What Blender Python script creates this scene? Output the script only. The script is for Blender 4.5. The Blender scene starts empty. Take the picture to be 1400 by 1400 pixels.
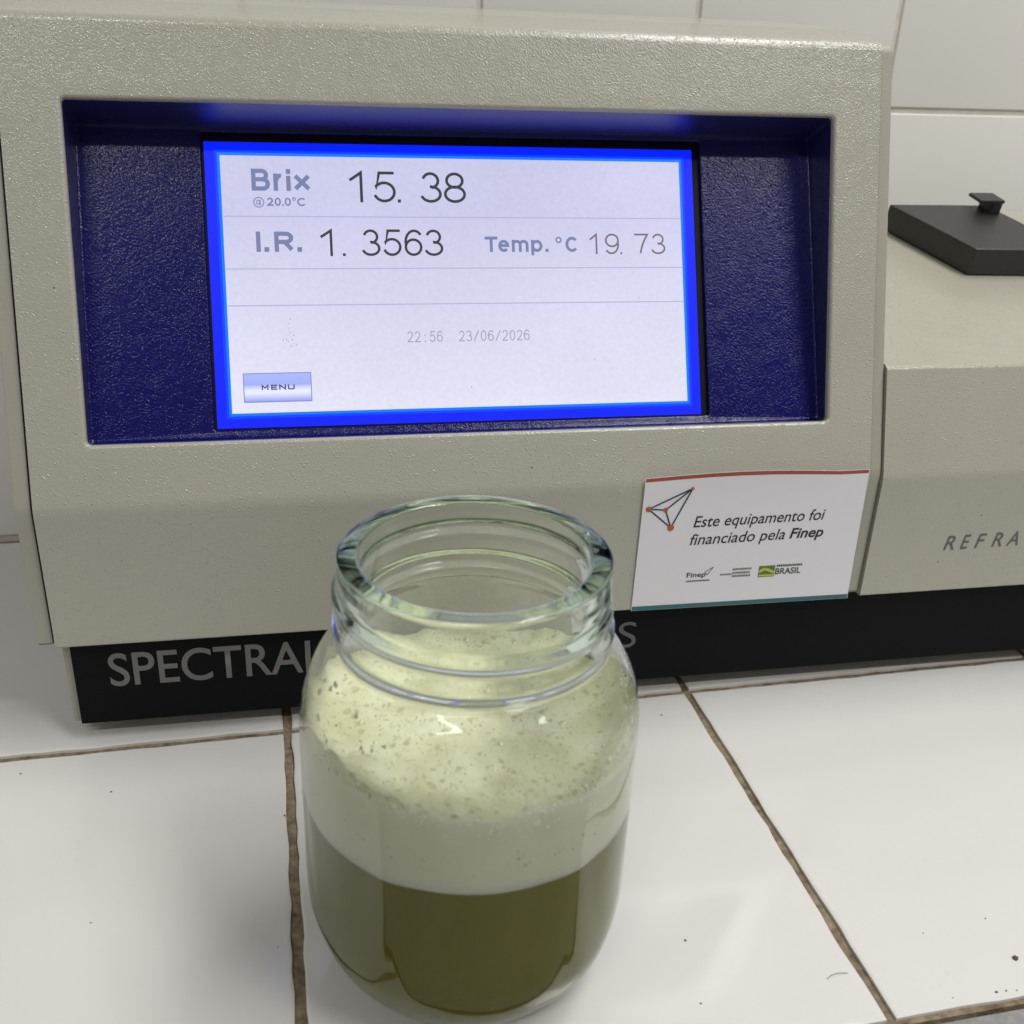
import bpy, bmesh, math, random
from mathutils import Vector, noise

# ------------------------------------------------------------------ camera, world, lamps, exposure
sc = bpy.context.scene
C = sc.collection
cam = bpy.data.cameras.new('camera')
cam.sensor_width = 36.0
cam.lens = 36.0 * 1448.9 / 1400.0
cam.clip_start = 0.01
cam.clip_end = 50
camo = bpy.data.objects.new('camera', cam)
C.objects.link(camo)
camo.location = (-0.14992, -0.3196, 0.23816)
camo.rotation_euler = (math.radians(64.556), math.radians(-2.226), math.radians(-12.427))
cam.dof.use_dof = True
cam.dof.focus_distance = 0.355
cam.dof.aperture_fstop = 20
sc.camera = camo

world = bpy.data.worlds.new('World')
sc.world = world
world.use_nodes = True
wb = world.node_tree.nodes['Background']
wb.inputs[0].default_value = (1.0, 0.985, 0.95, 1)
wb.inputs[1].default_value = 0.17


def ceiling_lamp(name, loc, target, sx, sy, power, col=(1.0, 0.985, 0.95)):
    l = bpy.data.lights.new(name, 'AREA')
    l.shape = 'RECTANGLE'
    l.size, l.size_y, l.energy, l.color = sx, sy, power, col
    o = bpy.data.objects.new(name, l)
    C.objects.link(o)
    o.location = loc
    o.rotation_euler = (Vector(target) - Vector(loc)).to_track_quat('-Z', 'Y').to_euler()
    return o


ceiling_lamp('ceiling_lamp', (-0.85, -1.50, 1.85), (-0.85, -1.50, 0), 0.9, 0.08, 12)
ceiling_lamp('ceiling_lamp', (1.15, -1.50, 1.85), (1.15, -1.50, 0), 0.9, 0.08, 14)
ceiling_lamp('ceiling_lamp', (0.48, -0.30, 1.45), (0.48, -0.30, 0), 0.30, 1.2, 15)

vs = sc.view_settings
vs.view_transform = 'Standard'
vs.look = 'None'
vs.exposure = 0.25
vs.gamma = 1.0
vs.use_curve_mapping = False
sc.cycles.use_denoising = True
sc.cycles.max_bounces = 14
sc.cycles.transmission_bounces = 14
sc.cycles.glossy_bounces = 6
sc.cycles.diffuse_bounces = 5

rnd = random.Random(7)


# ------------------------------------------------------------------ helpers
def link(name, me, mat=None, parent=None, smooth=None, wn=False):
    o = bpy.data.objects.new(name, me)
    C.objects.link(o)
    if mat is not None:
        me.materials.append(mat)
    if parent is not None:
        o.parent = parent
    if smooth is not None:
        me.shade_smooth()
        me.set_sharp_from_angle(angle=math.radians(smooth))
    if wn:
        m = o.modifiers.new('weighted_normal', 'WEIGHTED_NORMAL')
        m.keep_sharp = True
    return o


def mesh(verts, faces, name='mesh'):
    me = bpy.data.meshes.new(name)
    me.from_pydata([tuple(v) for v in verts], [], faces)
    me.update()
    return me


def fix(me):
    bm = bmesh.new()
    bm.from_mesh(me)
    bmesh.ops.recalc_face_normals(bm, faces=bm.faces)
    bm.to_mesh(me)
    bm.free()
    return me


def tag(o, label=None, cat=None, group=None, kind=None):
    for k, v in (('label', label), ('category', cat), ('group', group), ('kind', kind)):
        if v:
            o[k] = v
    return o


def empty(name, loc=(0, 0, 0), rz=0.0):
    o = bpy.data.objects.new(name, None)
    C.objects.link(o)
    o.location = loc
    o.rotation_euler = (0, 0, rz)
    o.empty_display_size = 0.01
    return o


def bevel_box(x0, x1, y0, y1, z0, z1, b=0.0006, seg=2):
    bm = bmesh.new()
    bmesh.ops.create_cube(bm, size=1)
    for v in bm.verts:
        v.co = ((x0 + x1) / 2 + v.co.x * (x1 - x0), (y0 + y1) / 2 + v.co.y * (y1 - y0), (z0 + z1) / 2 + v.co.z * (z1 - z0))
    bmesh.ops.bevel(bm, geom=bm.edges[:], offset=b, segments=seg, affect='EDGES', profile=0.6)
    me = bpy.data.meshes.new('box')
    bm.to_mesh(me)
    bm.free()
    return me


def prism_from_poly(poly, axis_fn, d0, d1, b=0.0008, seg=2):
    """closed 2D polygon extruded between d0 and d1; axis_fn(u, v, d) -> xyz, then bevelled"""
    bm = bmesh.new()
    a = [bm.verts.new(axis_fn(u, v, d0)) for u, v in poly]
    c = [bm.verts.new(axis_fn(u, v, d1)) for u, v in poly]
    n = len(poly)
    bm.faces.new(a)
    bm.faces.new(c[::-1])
    for i in range(n):
        bm.faces.new((a[i], c[i], c[(i + 1) % n], a[(i + 1) % n]))
    bmesh.ops.recalc_face_normals(bm, faces=bm.faces)
    if b:
        ed = [e for e in bm.edges if len(e.link_faces) == 2 and e.calc_face_angle() > 0.35]
        bmesh.ops.bevel(bm, geom=ed, offset=b, segments=seg, affect='EDGES', profile=0.6)
    me = bpy.data.meshes.new('prism')
    bm.to_mesh(me)
    bm.free()
    return me


# ------------------------------------------------------------------ materials
def newmat(name):
    m = bpy.data.materials.new(name)
    m.use_nodes = True
    nt = m.node_tree
    return m, nt, nt.nodes['Principled BSDF']


def N(nt, t, **kw):
    n = nt.nodes.new(t)
    for k, v in kw.items():
        if k in n.inputs:
            n.inputs[k].default_value = v
        else:
            setattr(n, k, v)
    return n


def plain(name, col, rough=0.5, spec=0.5, coat=0.0):
    m, nt, b = newmat(name)
    b.inputs['Base Color'].default_value = (*col, 1)
    b.inputs['Roughness'].default_value = rough
    b.inputs['Specular IOR Level'].default_value = spec
    b.inputs['Coat Weight'].default_value = coat
    t = N(nt, 'ShaderNodeTexCoord')
    n = N(nt, 'ShaderNodeTexNoise', Scale=90.0, Detail=4.0)
    nt.links.new(t.outputs['Object'], n.inputs['Vector'])
    r = N(nt, 'ShaderNodeMapRange')
    r.inputs['To Min'].default_value = max(0.02, rough * 0.8)
    r.inputs['To Max'].default_value = min(1, rough * 1.2)
    nt.links.new(n.outputs['Fac'], r.inputs['Value'])
    nt.links.new(r.outputs[0], b.inputs['Roughness'])
    return m


def pebbled(name, col, rough, scale, dist, stretch=2.2, dirt=0.0, spec=0.5, angle=-40, glint=0.0):
    """moulded plastic with a leathery grain"""
    m, nt, b = newmat(name)
    L = nt.links.new
    t = N(nt, 'ShaderNodeTexCoord')
    mp = N(nt, 'ShaderNodeMapping')
    mp.inputs['Rotation'].default_value = (0, math.radians(angle), 0)
    mp2 = N(nt, 'ShaderNodeMapping')
    mp2.inputs['Scale'].default_value = (1, 1, stretch)
    L(t.outputs['Object'], mp.inputs['Vector'])
    L(mp.outputs[0], mp2.inputs['Vector'])
    # bend the grain so it does not run in one direction
    w = N(nt, 'ShaderNodeTexNoise', Scale=120.0, Detail=2.0)
    L(t.outputs['Object'], w.inputs['Vector'])
    sub = N(nt, 'ShaderNodeVectorMath', operation='SUBTRACT')
    sub.inputs[1].default_value = (0.5, 0.5, 0.5)
    L(w.outputs['Color'], sub.inputs[0])
    scl = N(nt, 'ShaderNodeVectorMath', operation='SCALE')
    scl.inputs['Scale'].default_value = 0.006
    L(sub.outputs[0], scl.inputs[0])
    add = N(nt, 'ShaderNodeVectorMath', operation='ADD')
    L(mp2.outputs[0], add.inputs[0])
    L(scl.outputs[0], add.inputs[1])
    n = N(nt, 'ShaderNodeTexNoise', Scale=scale, Detail=1.5, Roughness=0.45)
    L(add.outputs[0], n.inputs['Vector'])
    cr = N(nt, 'ShaderNodeMapRange', interpolation_type='SMOOTHSTEP')
    cr.inputs['From Min'].default_value = 0.36
    cr.inputs['From Max'].default_value = 0.64
    L(n.outputs['Fac'], cr.inputs['Value'])
    height = cr.outputs[0]
    if glint:
        # scattered steeper pimples that catch the lamps
        vd = N(nt, 'ShaderNodeTexVoronoi', Scale=scale * 0.62)
        L(add.outputs[0], vd.inputs['Vector'])
        dm = N(nt, 'ShaderNodeMapRange', interpolation_type='SMOOTHSTEP')
        dm.inputs['From Min'].default_value = 0.05
        dm.inputs['From Max'].default_value = 0.42
        dm.inputs['To Min'].default_value = glint
        dm.inputs['To Max'].default_value = 0.0
        L(vd.outputs['Distance'], dm.inputs['Value'])
        sc_ = N(nt, 'ShaderNodeSeparateColor')
        L(vd.outputs['Color'], sc_.inputs[0])
        mg = N(nt, 'ShaderNodeMapRange')
        mg.inputs['From Min'].default_value = 0.55
        mg.inputs['From Max'].default_value = 0.95
        L(sc_.outputs[0], mg.inputs['Value'])
        mm_ = N(nt, 'ShaderNodeMath', operation='MULTIPLY_ADD')
        L(dm.outputs[0], mm_.inputs[0])
        L(mg.outputs[0], mm_.inputs[1])
        L(height, mm_.inputs[2])
        height = mm_.outputs[0]
    bp = N(nt, 'ShaderNodeBump', Strength=1.0, Distance=dist)
    L(height, bp.inputs['Height'])
    L(bp.outputs[0], b.inputs['Normal'])
    big = N(nt, 'ShaderNodeTexNoise', Scale=22.0, Detail=5.0)
    L(t.outputs['Object'], big.inputs['Vector'])
    mx = N(nt, 'ShaderNodeMix', data_type='RGBA')
    mx.inputs['A'].default_value = (*[c * 0.93 for c in col], 1)
    mx.inputs['B'].default_value = (*[min(1, c * 1.05) for c in col], 1)
    L(big.outputs['Fac'], mx.inputs['Factor'])
    last = mx.outputs['Result']
    if dirt:
        # a few dark specks
        vo = N(nt, 'ShaderNodeTexVoronoi', Scale=75.0)
        L(t.outputs['Object'], vo.inputs['Vector'])
        lt = N(nt, 'ShaderNodeMath', operation='LESS_THAN')
        lt.inputs[1].default_value = 0.028
        L(vo.outputs['Distance'], lt.inputs[0])
        sep = N(nt, 'ShaderNodeSeparateColor')
        L(vo.outputs['Color'], sep.inputs[0])
        gt = N(nt, 'ShaderNodeMath', operation='GREATER_THAN')
        gt.inputs[1].default_value = 0.72
        L(sep.outputs[0], gt.inputs[0])
        mu = N(nt, 'ShaderNodeMath', operation='MULTIPLY')
        L(lt.outputs[0], mu.inputs[0])
        L(gt.outputs[0], mu.inputs[1])
        mu2 = N(nt, 'ShaderNodeMath', operation='MULTIPLY')
        mu2.inputs[1].default_value = dirt
        L(mu.outputs[0], mu2.inputs[0])
        mx2 = N(nt, 'ShaderNodeMix', data_type='RGBA')
        mx2.inputs['B'].default_value = (0.06, 0.05, 0.04, 1)
        L(last, mx2.inputs['A'])
        L(mu2.outputs[0], mx2.inputs['Factor'])
        last = mx2.outputs['Result']
    L(last, b.inputs['Base Color'])
    b.inputs['Roughness'].default_value = rough
    b.inputs['Specular IOR Level'].default_value = spec
    return m


def screen_mat(name, col, strength):
    m, nt, b = newmat(name)
    b.inputs['Base Color'].default_value = (0.01, 0.01, 0.012, 1)
    b.inputs['Roughness'].default_value = 0.35
    b.inputs['Specular IOR Level'].default_value = 0.15
    b.inputs['Emission Color'].default_value = (*col, 1)
    b.inputs['Emission Strength'].default_value = strength
    return m


BEIGE = (0.395, 0.385, 0.325)
M_beige = pebbled('beige_grained_plastic', BEIGE, 0.16, 1300.0, 0.000038, dirt=0.8, glint=4.5, stretch=1.7, spec=0.6)
M_beige_fine = pebbled('beige_fine_plastic', (0.35, 0.338, 0.28), 0.42, 1500.0, 0.00003, dirt=0.5)
M_blue = pebbled('blue_grained_plastic', (0.003, 0.0035, 0.10), 0.2, 1150.0, 0.00004, spec=0.3, glint=2.8, stretch=1.7)
M_blue_wall = pebbled('blue_satin_plastic', (0.003, 0.003, 0.075), 0.38, 1150.0, 0.00005, spec=1.0, glint=1.5)
M_blue_wall.node_tree.nodes['Principled BSDF'].inputs['Coat Weight'].default_value = 1.0
M_blue_wall.node_tree.nodes['Principled BSDF'].inputs['Coat Roughness'].default_value = 0.4
M_blackstrip = pebbled('black_fascia', (0.004, 0.0048, 0.0055), 0.55, 1600.0, 0.000015, spec=0.1)
M_black = pebbled('black_plastic', (0.012, 0.012, 0.012), 0.42, 1500.0, 0.00003, spec=0.7)
M_gasket = plain('black_gasket', (0.004, 0.004, 0.006), 0.5, spec=0.15)
M_rubber = plain('dark_rubber', (0.02, 0.02, 0.02), 0.8)
M_letter = plain('grey_print', (0.14, 0.14, 0.135), 0.5)
M_letter_thin = plain('dim_grey_print', (0.10, 0.105, 0.105), 0.5)
M_letter_dark = plain('dark_grey_print', (0.10, 0.105, 0.10), 0.5)

# tile glaze
def glaze(name, col, rough=0.12, tint=0.03, dust=0.35):
    m, nt, b = newmat(name)
    L = nt.links.new
    g = N(nt, 'ShaderNodeNewGeometry')
    t = N(nt, 'ShaderNodeTexCoord')
    n1 = N(nt, 'ShaderNodeTexNoise', Scale=14.0, Detail=6.0, Roughness=0.6)
    L(g.outputs['Position'], n1.inputs['Vector'])
    mx = N(nt, 'ShaderNodeMix', data_type='RGBA')
    mx.inputs['A'].default_value = (*[c * (1 - tint) for c in col], 1)
    mx.inputs['B'].default_value = (*[c * (1 + tint) for c in col], 1)
    L(n1.outputs['Fac'], mx.inputs['Factor'])
    # grey smudges and dust with a shape of their own
    n2 = N(nt, 'ShaderNodeTexNoise', Scale=420.0, Detail=3.0, Roughness=0.7)
    L(g.outputs['Position'], n2.inputs['Vector'])
    n3 = N(nt, 'ShaderNodeTexNoise', Scale=26.0, Detail=3.0)
    L(g.outputs['Position'], n3.inputs['Vector'])
    r2 = N(nt, 'ShaderNodeMapRange')
    r2.inputs['From Min'].default_value = 0.60
    r2.inputs['From Max'].default_value = 0.74
    L(n2.outputs['Fac'], r2.inputs['Value'])
    r3 = N(nt, 'ShaderNodeMapRange')
    r3.inputs['From Min'].default_value = 0.54
    r3.inputs['From Max'].default_value = 0.72
    L(n3.outputs['Fac'], r3.inputs['Value'])
    mu = N(nt, 'ShaderNodeMath', operation='MULTIPLY')
    L(r2.outputs[0], mu.inputs[0])
    L(r3.outputs[0], mu.inputs[1])
    mu2 = N(nt, 'ShaderNodeMath', operation='MULTIPLY')
    mu2.inputs[1].default_value = dust
    L(mu.outputs[0], mu2.inputs[0])
    mx2 = N(nt, 'ShaderNodeMix', data_type='RGBA')
    mx2.inputs['B'].default_value = (0.35, 0.33, 0.30, 1)
    L(mx.outputs['Result'], mx2.inputs['A'])
    L(mu2.outputs[0], mx2.inputs['Factor'])
    L(mx2.outputs['Result'], b.inputs['Base Color'])
    rr = N(nt, 'ShaderNodeMapRange')
    rr.inputs['To Min'].default_value = rough * (0.6 if dust else 0.95)
    rr.inputs['To Max'].default_value = rough * (1.6 if dust else 1.05)
    L(n3.outputs['Fac'], rr.inputs['Value'])
    L(rr.outputs[0], b.inputs['Roughness'])
    n4 = N(nt, 'ShaderNodeTexNoise', Scale=18.0, Detail=2.0)
    L(g.outputs['Position'], n4.inputs['Vector'])
    bp = N(nt, 'ShaderNodeBump', Strength=0.35, Distance=0.0008)
    L(n4.outputs['Fac'], bp.inputs['Height'])
    L(bp.outputs[0], b.inputs['Normal'])
    return m


M_tile = glaze('white_glazed_tile', (0.665, 0.66, 0.64), 0.10)
M_walltile = glaze('wall_glazed_tile', (0.79, 0.775, 0.745), 0.25, dust=0.0)


def rough_mat(name, c0, c1, scale, dist, rough=0.9):
    m, nt, b = newmat(name)
    L = nt.links.new
    g = N(nt, 'ShaderNodeNewGeometry')
    n = N(nt, 'ShaderNodeTexNoise', Scale=scale, Detail=7.0, Roughness=0.65)
    L(g.outputs['Position'], n.inputs['Vector'])
    r = N(nt, 'ShaderNodeMapRange')
    r.inputs['From Min'].default_value = 0.33
    r.inputs['From Max'].default_value = 0.68
    L(n.outputs['Fac'], r.inputs['Value'])
    mx = N(nt, 'ShaderNodeMix', data_type='RGBA')
    mx.inputs['A'].default_value = (*c0, 1)
    mx.inputs['B'].default_value = (*c1, 1)
    L(r.outputs[0], mx.inputs['Factor'])
    L(mx.outputs['Result'], b.inputs['Base Color'])
    bp = N(nt, 'ShaderNodeBump', Strength=1.0, Distance=dist)
    L(n.outputs['Fac'], bp.inputs['Height'])
    L(bp.outputs[0], b.inputs['Normal'])
    b.inputs['Roughness'].default_value = rough
    return m


M_grout = rough_mat('brown_grout', (0.11, 0.078, 0.045), (0.34, 0.27, 0.18), 260.0, 0.0012)
M_wallgrout = rough_mat('pale_grout', (0.60, 0.57, 0.51), (0.70, 0.67, 0.60), 150.0, 0.0005)
M_edge = rough_mat('grey_cement_edge', (0.20, 0.20, 0.195), (0.34, 0.34, 0.33), 190.0, 0.0006)

# ------------------------------------------------------------------ setting: counter and wall
T = 0.153
GW = 0.0031


def ragged_tile(x0, x1, y0, y1, z1, th, seed, amp, inset=0.0012, step=0.006):
    """slab with chipped, slightly wandering edges"""
    def wob(px, py):
        v = noise.noise(Vector((px * 90 + seed * 7.3, py * 90, seed))) * amp
        v += noise.noise(Vector((px * 320, py * 320 + seed * 3.1, 5 + seed))) * amp * 0.55
        return v
    loop = []
    nx = max(2, int((x1 - x0) / step))
    ny = max(2, int((y1 - y0) / step))
    for i in range(nx):
        loop.append((x0 + (x1 - x0) * i / nx, y0, 0, -1))
    for i in range(ny):
        loop.append((x1, y0 + (y1 - y0) * i / ny, 1, 0))
    for i in range(nx):
        loop.append((x1 - (x1 - x0) * i / nx, y1, 0, 1))
    for i in range(ny):
        loop.append((x0, y1 - (y1 - y0) * i / ny, -1, 0))
    n = len(loop)
    cx, cy = (x0 + x1) / 2, (y0 + y1) / 2
    A, B, D = [], [], []
    for (px, py, nxx, nyy) in loop:
        w = wob(px, py)
        qx, qy = px + nxx * w, py + nyy * w
        ix = min(max(qx, x0 + inset), x1 - inset)
        iy = min(max(qy, y0 + inset), y1 - inset)
        A.append((ix - (qx - px) * 0 + nxx * w * 0.6, iy + nyy * w * 0.6, z1))
        B.append((qx, qy, z1 - 0.0006))
        D.append((qx, qy, z1 - th))
    verts = A + B + D
    faces = [list(range(n))]
    for k in (0, 1):
        for i in range(n):
            j = (i + 1) % n
            faces.append((k * n + i, (k + 1) * n + i, (k + 1) * n + j, k * n + j))
    return fix(mesh(verts, faces))


counter = link('counter', fix(mesh([(-0.78, -0.153, -0.0016), (0.78, -0.153, -0.0016), (0.78, 0.172, -0.0016), (-0.78, 0.172, -0.0016),
                                    (-0.78, -0.153, -0.03), (0.78, -0.153, -0.03), (0.78, 0.172, -0.03), (-0.78, 0.172, -0.03)],
                                   [(0, 1, 2, 3), (7, 6, 5, 4), (0, 4, 5, 1), (1, 5, 6, 2), (2, 6, 7, 3), (3, 7, 4, 0)])), M_grout)
tag(counter, kind='structure')
k = 0
for ci in range(-5, 5):
    for (ya, yb) in ((-T, 0.0), (0.0, 0.1690)):
        k += 1
        me = ragged_tile(ci * T + GW / 2, (ci + 1) * T - GW / 2, ya + GW / 2, yb - GW / 2, 0.0, 0.008, k, 0.00062)
        link('tile', me, M_tile, counter, smooth=35, wn=True)

edge = link('counter_edge', bevel_box(-0.78, 0.78, -0.30, -0.1545, -0.04, -0.0008, 0.0012), M_edge, smooth=35)
tag(edge, kind='structure')

YW = 0.1701
wall = link('wall', fix(mesh([(-0.70, YW + 0.0012, -0.05), (0.95, YW + 0.0012, -0.05), (0.95, YW + 0.0012, 0.60), (-0.70, YW + 0.0012, 0.60),
                              (-0.70, YW + 0.03, -0.05), (0.95, YW + 0.03, -0.05), (0.95, YW + 0.03, 0.60), (-0.70, YW + 0.03, 0.60)],
                             [(0, 1, 2, 3), (7, 6, 5, 4), (0, 4, 5, 1), (1, 5, 6, 2), (2, 6, 7, 3), (3, 7, 4, 0)])), M_wallgrout)
tag(wall, kind='structure')
wt = bevel_box(0.0013, 0.0989 - 0.0013, -0.0012, 0.004, 0.0013, 0.2 - 0.0013, 0.0011, 3)
wt.materials.append(M_walltile)
wt.shade_smooth()
wt.set_sharp_from_angle(angle=math.radians(35))
for i in range(-6, 9):
    for j in range(3):
        o = link('tile', wt, None, wall)
        o.location = (-0.0563 + i * 0.0989, YW + 0.0012, 0.0008 + j * 0.2)

# ------------------------------------------------------------------ the refractometer
dev = empty('refractometer', (0, 0, 0), math.radians(-1.54))
tag(dev, 'beige benchtop refractometer with blue recessed display and black base strip', 'refractometer')

XL, XR = -0.2253, 0.0561
YB, ZB, YC, ZC, YT, ZT = -0.0073, 0.0425, -0.00686, 0.0920, 0.0378, 0.2323
UP = Vector((0, YT - YC, ZT - ZC))
LF = UP.length
UP.normalize()
NF = Vector((0, -UP.z, UP.y))       # face normal, towards the viewer
O0 = Vector((0, YC, ZC))


def FP(x, v, d=0.0):
    p = O0 + UP * v - NF * d
    return Vector((x, p.y, p.z))


def arc_pts(P, A, B, r, n=5):
    """round the corner P between directions to A and B"""
    P, A, B = Vector(P), Vector(A), Vector(B)
    a, b = (A - P).normalized(), (B - P).normalized()
    ang = a.angle(b)
    t = r / math.tan(ang / 2)
    p0, p1 = P + a * t, P + b * t
    out = []
    for i in range(n + 1):
        s = i / n
        q = p0 * (1 - s) ** 2 + P * 2 * s * (1 - s) + p1 * s ** 2
        out.append(q)
    return out


def profile(inset=0.0):
    """YZ outline of the head from skirt bottom over the crease and the top to the back"""
    d = inset
    b0 = (YB + 0.006 + d, ZB + d * 0.3)
    b = (YB + d, ZB + d * 0.3)
    c = (YC + d, ZC)
    t = (YT + d, ZT - d * 0.4)
    t2 = (0.066, 0.2357 - d)
    pts = [Vector(b0)]
    pts += arc_pts(b, b0, c, 0.0010, 3)
    pts += arc_pts(c, b, t, 0.016, 5)
    pts += arc_pts(t, c, t2, 0.0042, 6)
    pts += [Vector(t2), Vector((0.10, 0.2370 - d)), Vector((0.145, 0.2374 - d))]
    pts += [Vector((0.152, 0.2355 - d)), Vector((0.1535, 0.229))]
    pts += [Vector((0.1535, 0.05))]
    return pts


# front panel with the display opening
OX1, OX2, OV1, OV2 = -0.2081, 0.0393, 0.0200, 0.1229
MG = 0.005
prof = profile()
vlist = [(-1, p) for p in prof]
bm = bmesh.new()


def add_rows(rows, x0, x1):
    A = [bm.verts.new((x0, p[0], p[1])) for p in rows]
    B = [bm.verts.new((x1, p[0], p[1])) for p in rows]
    for i in range(len(rows) - 1):
        bm.faces.new((A[i], B[i], B[i + 1], A[i + 1]))


# split the profile at the face
ci = 1 + 4 + 6      # one past the crease arc
low, high = prof[:ci], prof[ci:]


def yz(v):
    p = FP(0, v)
    return (p.y, p.z)


va, vb = OV1 - MG, OV2 + MG
add_rows(low + [Vector(yz(va))], XL, XR)
add_rows([Vector(yz(vb))] + high, XL, XR)
add_rows([yz(va), yz(vb)], XL, OX1 - MG)
add_rows([yz(va), yz(vb)], OX2 + MG, XR)


def rrect(x0, x1, v0, v1, r, n=4):
    pts = []
    for cx, cv, a0 in ((x1 - r, v1 - r, 0), (x0 + r, v1 - r, 90), (x0 + r, v0 + r, 180), (x1 - r, v0 + r, 270)):
        for i in range(n + 1):
            a = math.radians(a0 + 90 * i / n)
            pts.append((cx + r * math.cos(a), cv + r * math.sin(a)))
    return pts


def square_loop(x0, x1, v0, v1, base, X0, X1, V0, V1):
    """project the rounded loop on to the outer rectangle"""
    out = []
    n = len(base)
    m = n // 4
    for q, (cx, cv, sx, sv) in enumerate(((X1, V1, 1, 1), (X0, V1, -1, 1), (X0, V0, -1, -1), (X1, V0, 1, -1))):
        for i in range(m):
            f = i / (m - 1)
            bx, bv = base[q * m + i]
            if q in (0, 2):
                first = f <= 0.5
            else:
                first = f >= 0.5
            if abs(f - 0.5) < 1e-6:
                out.append((cx, cv))
            elif first:
                out.append((cx, bv))
            else:
                out.append((bx, cv))
    return out


def ring(loops):
    V = [[bm.verts.new(FP(x, v, d)) for x, v in l] for l, d in loops]
    n = len(V[0])
    for a, b in zip(V[:-1], V[1:]):
        for i in range(n):
            j = (i + 1) % n
            bm.faces.new((a[i], a[j], b[j], b[i]))


base = rrect(OX1 - 0.0012, OX2 + 0.0012, OV1 - 0.0012, OV2 + 0.0012, 0.0026)
ring([(square_loop(0, 0, 0, 0, base, OX1 - MG, OX2 + MG, OV1 - MG, OV2 + MG), 0.0),
      (base, 0.0),
      (rrect(OX1 - 0.0006, OX2 + 0.0006, OV1 - 0.0006, OV2 + 0.0006, 0.0020), 0.00018),
      (rrect(OX1 - 0.00015, OX2 + 0.00015, OV1 - 0.00015, OV2 + 0.00015, 0.0016), 0.0007),
      (rrect(OX1, OX2, OV1, OV2, 0.0014), 0.0014),
      (rrect(OX1, OX2, OV1, OV2, 0.0014), 0.0030)])
bmesh.ops.remove_doubles(bm, verts=bm.verts, dist=1e-6)
bmesh.ops.recalc_face_normals(bm, faces=bm.faces)
me = bpy.data.meshes.new('front_panel')
bm.to_mesh(me)
bm.free()
link('front_panel', me, M_beige, dev, smooth=50, wn=True)

# blue recess: walls and tilted floor with the display cut-out
bm = bmesh.new()


def RP(x, u, off=0.0):
    """point of the recess floor plane: u runs up the floor, off is depth behind it"""
    a, b = FP(0, OV1, 0.008), FP(0, OV2, 0.020)
    d = (b - a).normalized()
    nn = Vector((0, -d.z, d.y))
    p = a + d * u - nn * off
    return Vector((x, p.y, p.z))


FL = (FP(0, OV2, 0.020) - FP(0, OV1, 0.008)).length
E = 0.00005
SX1, SX2, SU1, SU2 = -0.1704, -0.0014, 0.0028, 0.0987
lp0 = [FP(x, v, 0.0024) for x, v in rrect(OX1 + E, OX2 - E, OV1 + E, OV2 - E, 0.0014)]
lp1 = []
for x, v in rrect(OX1 + E, OX2 - E, OV1 + E, OV2 - E, 0.0014):
    s = (v - OV1) / (OV2 - OV1)
    lp1.append(FP(x, v - (0.0033 if v > OV2 - 0.002 else 0.0), 0.008 + 0.012 * s - 0.0007))
lp2 = []
for x, v in rrect(OX1 + 0.0008, OX2 - 0.0008, OV1 + 0.0008, OV2 - 0.0008, 0.0014):
    s = (v - OV1) / (OV2 - OV1)
    lp2.append(FP(x, v - (0.0033 if v > OV2 - 0.003 else 0.0), 0.008 + 0.012 * s - (0.0004 if v > OV2 - 0.003 else 0.0)))
cut0 = [RP(x, u) for x, u in rrect(SX1 - 0.0005, SX2 + 0.0005, SU1 - 0.0005, SU2 + 0.0005, 0.0012)]
cut1 = [RP(x, u, 0.0004) for x, u in rrect(SX1, SX2, SU1, SU2, 0.0009)]
cut2 = [RP(x, u, 0.0022) for x, u in rrect(SX1, SX2, SU1, SU2, 0.0009)]
VV = [[bm.verts.new(p) for p in l] for l in (lp0, lp1, lp2, cut0, cut1, cut2)]
for a, b in zip(VV[:-1], VV[1:]):
    n = len(a)
    for i in range(n):
        j = (i + 1) % n
        bm.faces.new((a[i], a[j], b[j], b[i]))
bmesh.ops.recalc_face_normals(bm, faces=bm.faces)
me = bpy.data.meshes.new('display_recess')
bm.to_mesh(me)
bm.free()
me.materials.append(M_blue)
me.materials.append(M_blue_wall)
nr = len(VV[0])
for q, pl in enumerate(me.polygons):
    pl.material_index = 1 if q < nr else 0
link('display_recess', me, None, dev, smooth=50, wn=True)

# ---- the display: black gasket, blue frame, page, writing
D0 = 0.0015


def SP(x, u, lift=0.0):
    return RP(x, u, D0 - lift)


def quad(x0, x1, u0, u1, lift):
    return mesh([SP(x0, u0, lift), SP(x1, u0, lift), SP(x1, u1, lift), SP(x0, u1, lift)], [(0, 1, 2, 3)])


def slab(x0, x1, u0, u1, l0, l1):
    P = [SP(x, u, l) for l in (l0, l1) for x, u in ((x0, u0), (x1, u0), (x1, u1), (x0, u1))]
    return fix(mesh(P, [(0, 1, 2, 3), (4, 5, 6, 7), (0, 1, 5, 4), (1, 2, 6, 5), (2, 3, 7, 6), (3, 0, 4, 7)]))


M_scr_blue = screen_mat('display_blue', (0.0, 0.012, 1.0), 1.0)
M_scr_halo = screen_mat('display_light_blue', (0.0, 0.17, 1.0), 1.0)
M_scr_line = screen_mat('display_line', (0.36, 0.36, 0.56), 1.0)
M_scr_label = screen_mat('display_label_ink', (0.16, 0.19, 0.34), 1.0)
M_scr_black = screen_mat('display_dark_ink', (0.035, 0.037, 0.045), 1.0)
M_scr_brown = screen_mat('display_brown_ink', (0.16, 0.125, 0.14), 1.0)
M_scr_grey = screen_mat('display_grey_ink', (0.30, 0.28, 0.36), 1.0)

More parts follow.
